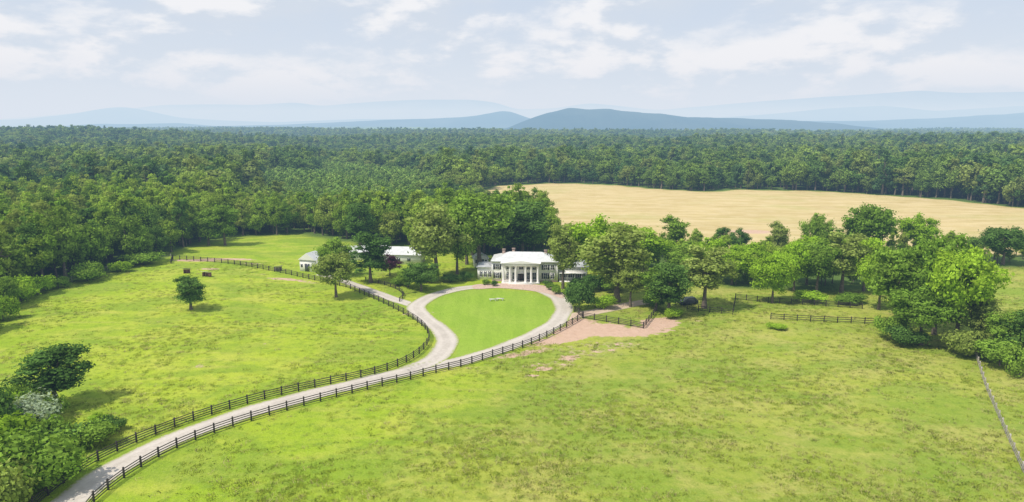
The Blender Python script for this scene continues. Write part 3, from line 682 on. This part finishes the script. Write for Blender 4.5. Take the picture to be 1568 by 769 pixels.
f1=np.sin(xx/5.3+yy/9.1+1.7*np.sin(yy/13))+np.sin(xx/11.7-yy/6.3+2)+.8*np.sin(xx/2.3+yy/3.1)*np.sin(yy/1.9)
rt0=sst(-14,10,xx-(yy-105)*.32)
k=(rng.uniform(size=N)<np.clip((.25+.2*rt0)+.2*f1,.06,1))&pip(xx,yy,FARM)
dd=np.minimum(segdist(xx,yy,DR_main[::3]),np.minimum(segdist(xx,yy,DR_spur[::3]),segdist(xx,yy,DR_barn[::3])))
k&=(dd>2.8)&~pip(xx,yy,LAWN)&(np.hypot(xx-hx-2,(yy-hy-6))>19)
for bx in [(900,505,12,5.2),(950,510,11,3.8),(1010,495,6,5),(865,519,10,3.4)]:
    x0,y0=G(bx[0],bx[1]); k&=np.hypot((xx-x0)/bx[2],(yy-y0)/bx[3])>.9
xx,yy,f1=xx[k],yy[k],f1[k]; n=len(xx); print('tufts',n)
pr=rng.uniform(size=n); rt=rt0[k]
idx=np.where(pr<.6-.1*rt,rng.integers(0,2,n),np.where(pr<.78+.06*rt,2,rng.integers(3,5,n)))
s=rng.uniform(.6,1.35,n)
gn_scatter('meadow_grass',C_g,np.c_[xx,yy,H(xx,yy)],np.c_[np.zeros(n),np.zeros(n),rng.uniform(0,6.28,n)],np.c_[s,s,s*rng.uniform(.6,1.2,n)],idx)

# ------------------------------------------------------------------ haze volume
m,nt=mat('haze_air'); b=NB(nt)
va=b.n('ShaderNodeVolumeAbsorption'); va.inputs[0].default_value=(.66,.48,.286,1); va.inputs[1].default_value=2.9e-4
em=b.n('ShaderNodeEmission'); em.inputs[0].default_value=(.395,.655,1,1); em.inputs[1].default_value=1.80e-4  # air glows by itself, standing in for light scattered by haze
ad=b.n('ShaderNodeAddShader'); b.l(va.outputs[0],ad.inputs[0]); b.l(em.outputs[0],ad.inputs[1])
o=b.n('ShaderNodeOutputMaterial'); b.l(ad.outputs[0],o.inputs['Volume'])
obj('atmospheric_haze',boxes_mesh('haze',[(-28000,28000,-2000,28000,-90,400)],[m]))

# ------------------------------------------------------------------ light
el=math.radians(57); az=math.radians(243)
sd=Vector((math.sin(az)*math.cos(el),math.cos(az)*math.cos(el),math.sin(el)))
sl=bpy.data.lights.new('sun','SUN'); sl.energy=3.9; sl.angle=math.radians(.8); sl.color=(1,.94,.84)
so=obj('sun',sl); so.rotation_euler=(-sd).to_track_quat('-Z','Y').to_euler(); so.location=(0,0,300)
w=bpy.data.worlds.new('World'); scene.world=w; w.use_nodes=True; nt=w.node_tree; nt.nodes.clear(); b=NB(nt)
sky=b.n('ShaderNodeTexSky',sky_type='NISHITA'); sky.sun_disc=False; sky.sun_elevation=el; sky.sun_rotation=az; sky.dust_density=2.5; sky.altitude=100
tc=b.n('ShaderNodeTexCoord').outputs['Generated']
sep=b.n('ShaderNodeSeparateXYZ'); b.l(tc,sep.inputs[0]); z=sep.outputs[2]
pale=b.mix(b.ramp(z,.0,.17),(7.7,8.2,8.8),(6.3,7.1,8.5))
base=b.mix(b.ramp(z,.12,.55,.92,.65),sky.outputs[0],pale)
def off(vec,o):
    q=b.n('ShaderNodeVectorMath',operation='ADD'); b.l(vec,q.inputs[0]); q.inputs[1].default_value=o; return q.outputs[0]
cv=off(b.mapv(tc,(1,1,2.5)),(.62,0,.16))
cov=b.noise(cv,4.3,8,.56,.1); covu=b.noise(off(cv,(-.02,0,.045)),4.3,6,.56,.1)
cover=b.ramp(cov,.37,.56)
lit=b.ramp(b.math('SUBTRACT',cov,covu),-.05,.065)
ccol=b.mix(lit,(6.5,7.1,8.0),(9.7,9.75,9.8))
fade=b.math('MULTIPLY',b.ramp(z,.0,.09),b.ramp(z,.95,.5))
sk=b.mix(b.math('MULTIPLY',b.math('MULTIPLY',cover,fade),.9),base,ccol)
bg=b.n('ShaderNodeBackground'); b.l(sk,bg.inputs[0]); bg.inputs[1].default_value=.1
wo=b.n('ShaderNodeOutputWorld'); b.l(bg.outputs[0],wo.inputs[0])

# ------------------------------------------------------------------ camera
cd=bpy.data.cameras.new('camera'); cd.sensor_width=36; cd.lens=24; cd.clip_end=80000; cd.clip_start=.5
co=obj('camera',cd); co.location=(0,0,CAMH); co.rotation_euler=(math.pi/2-PITCH,0,0)
scene.camera=co
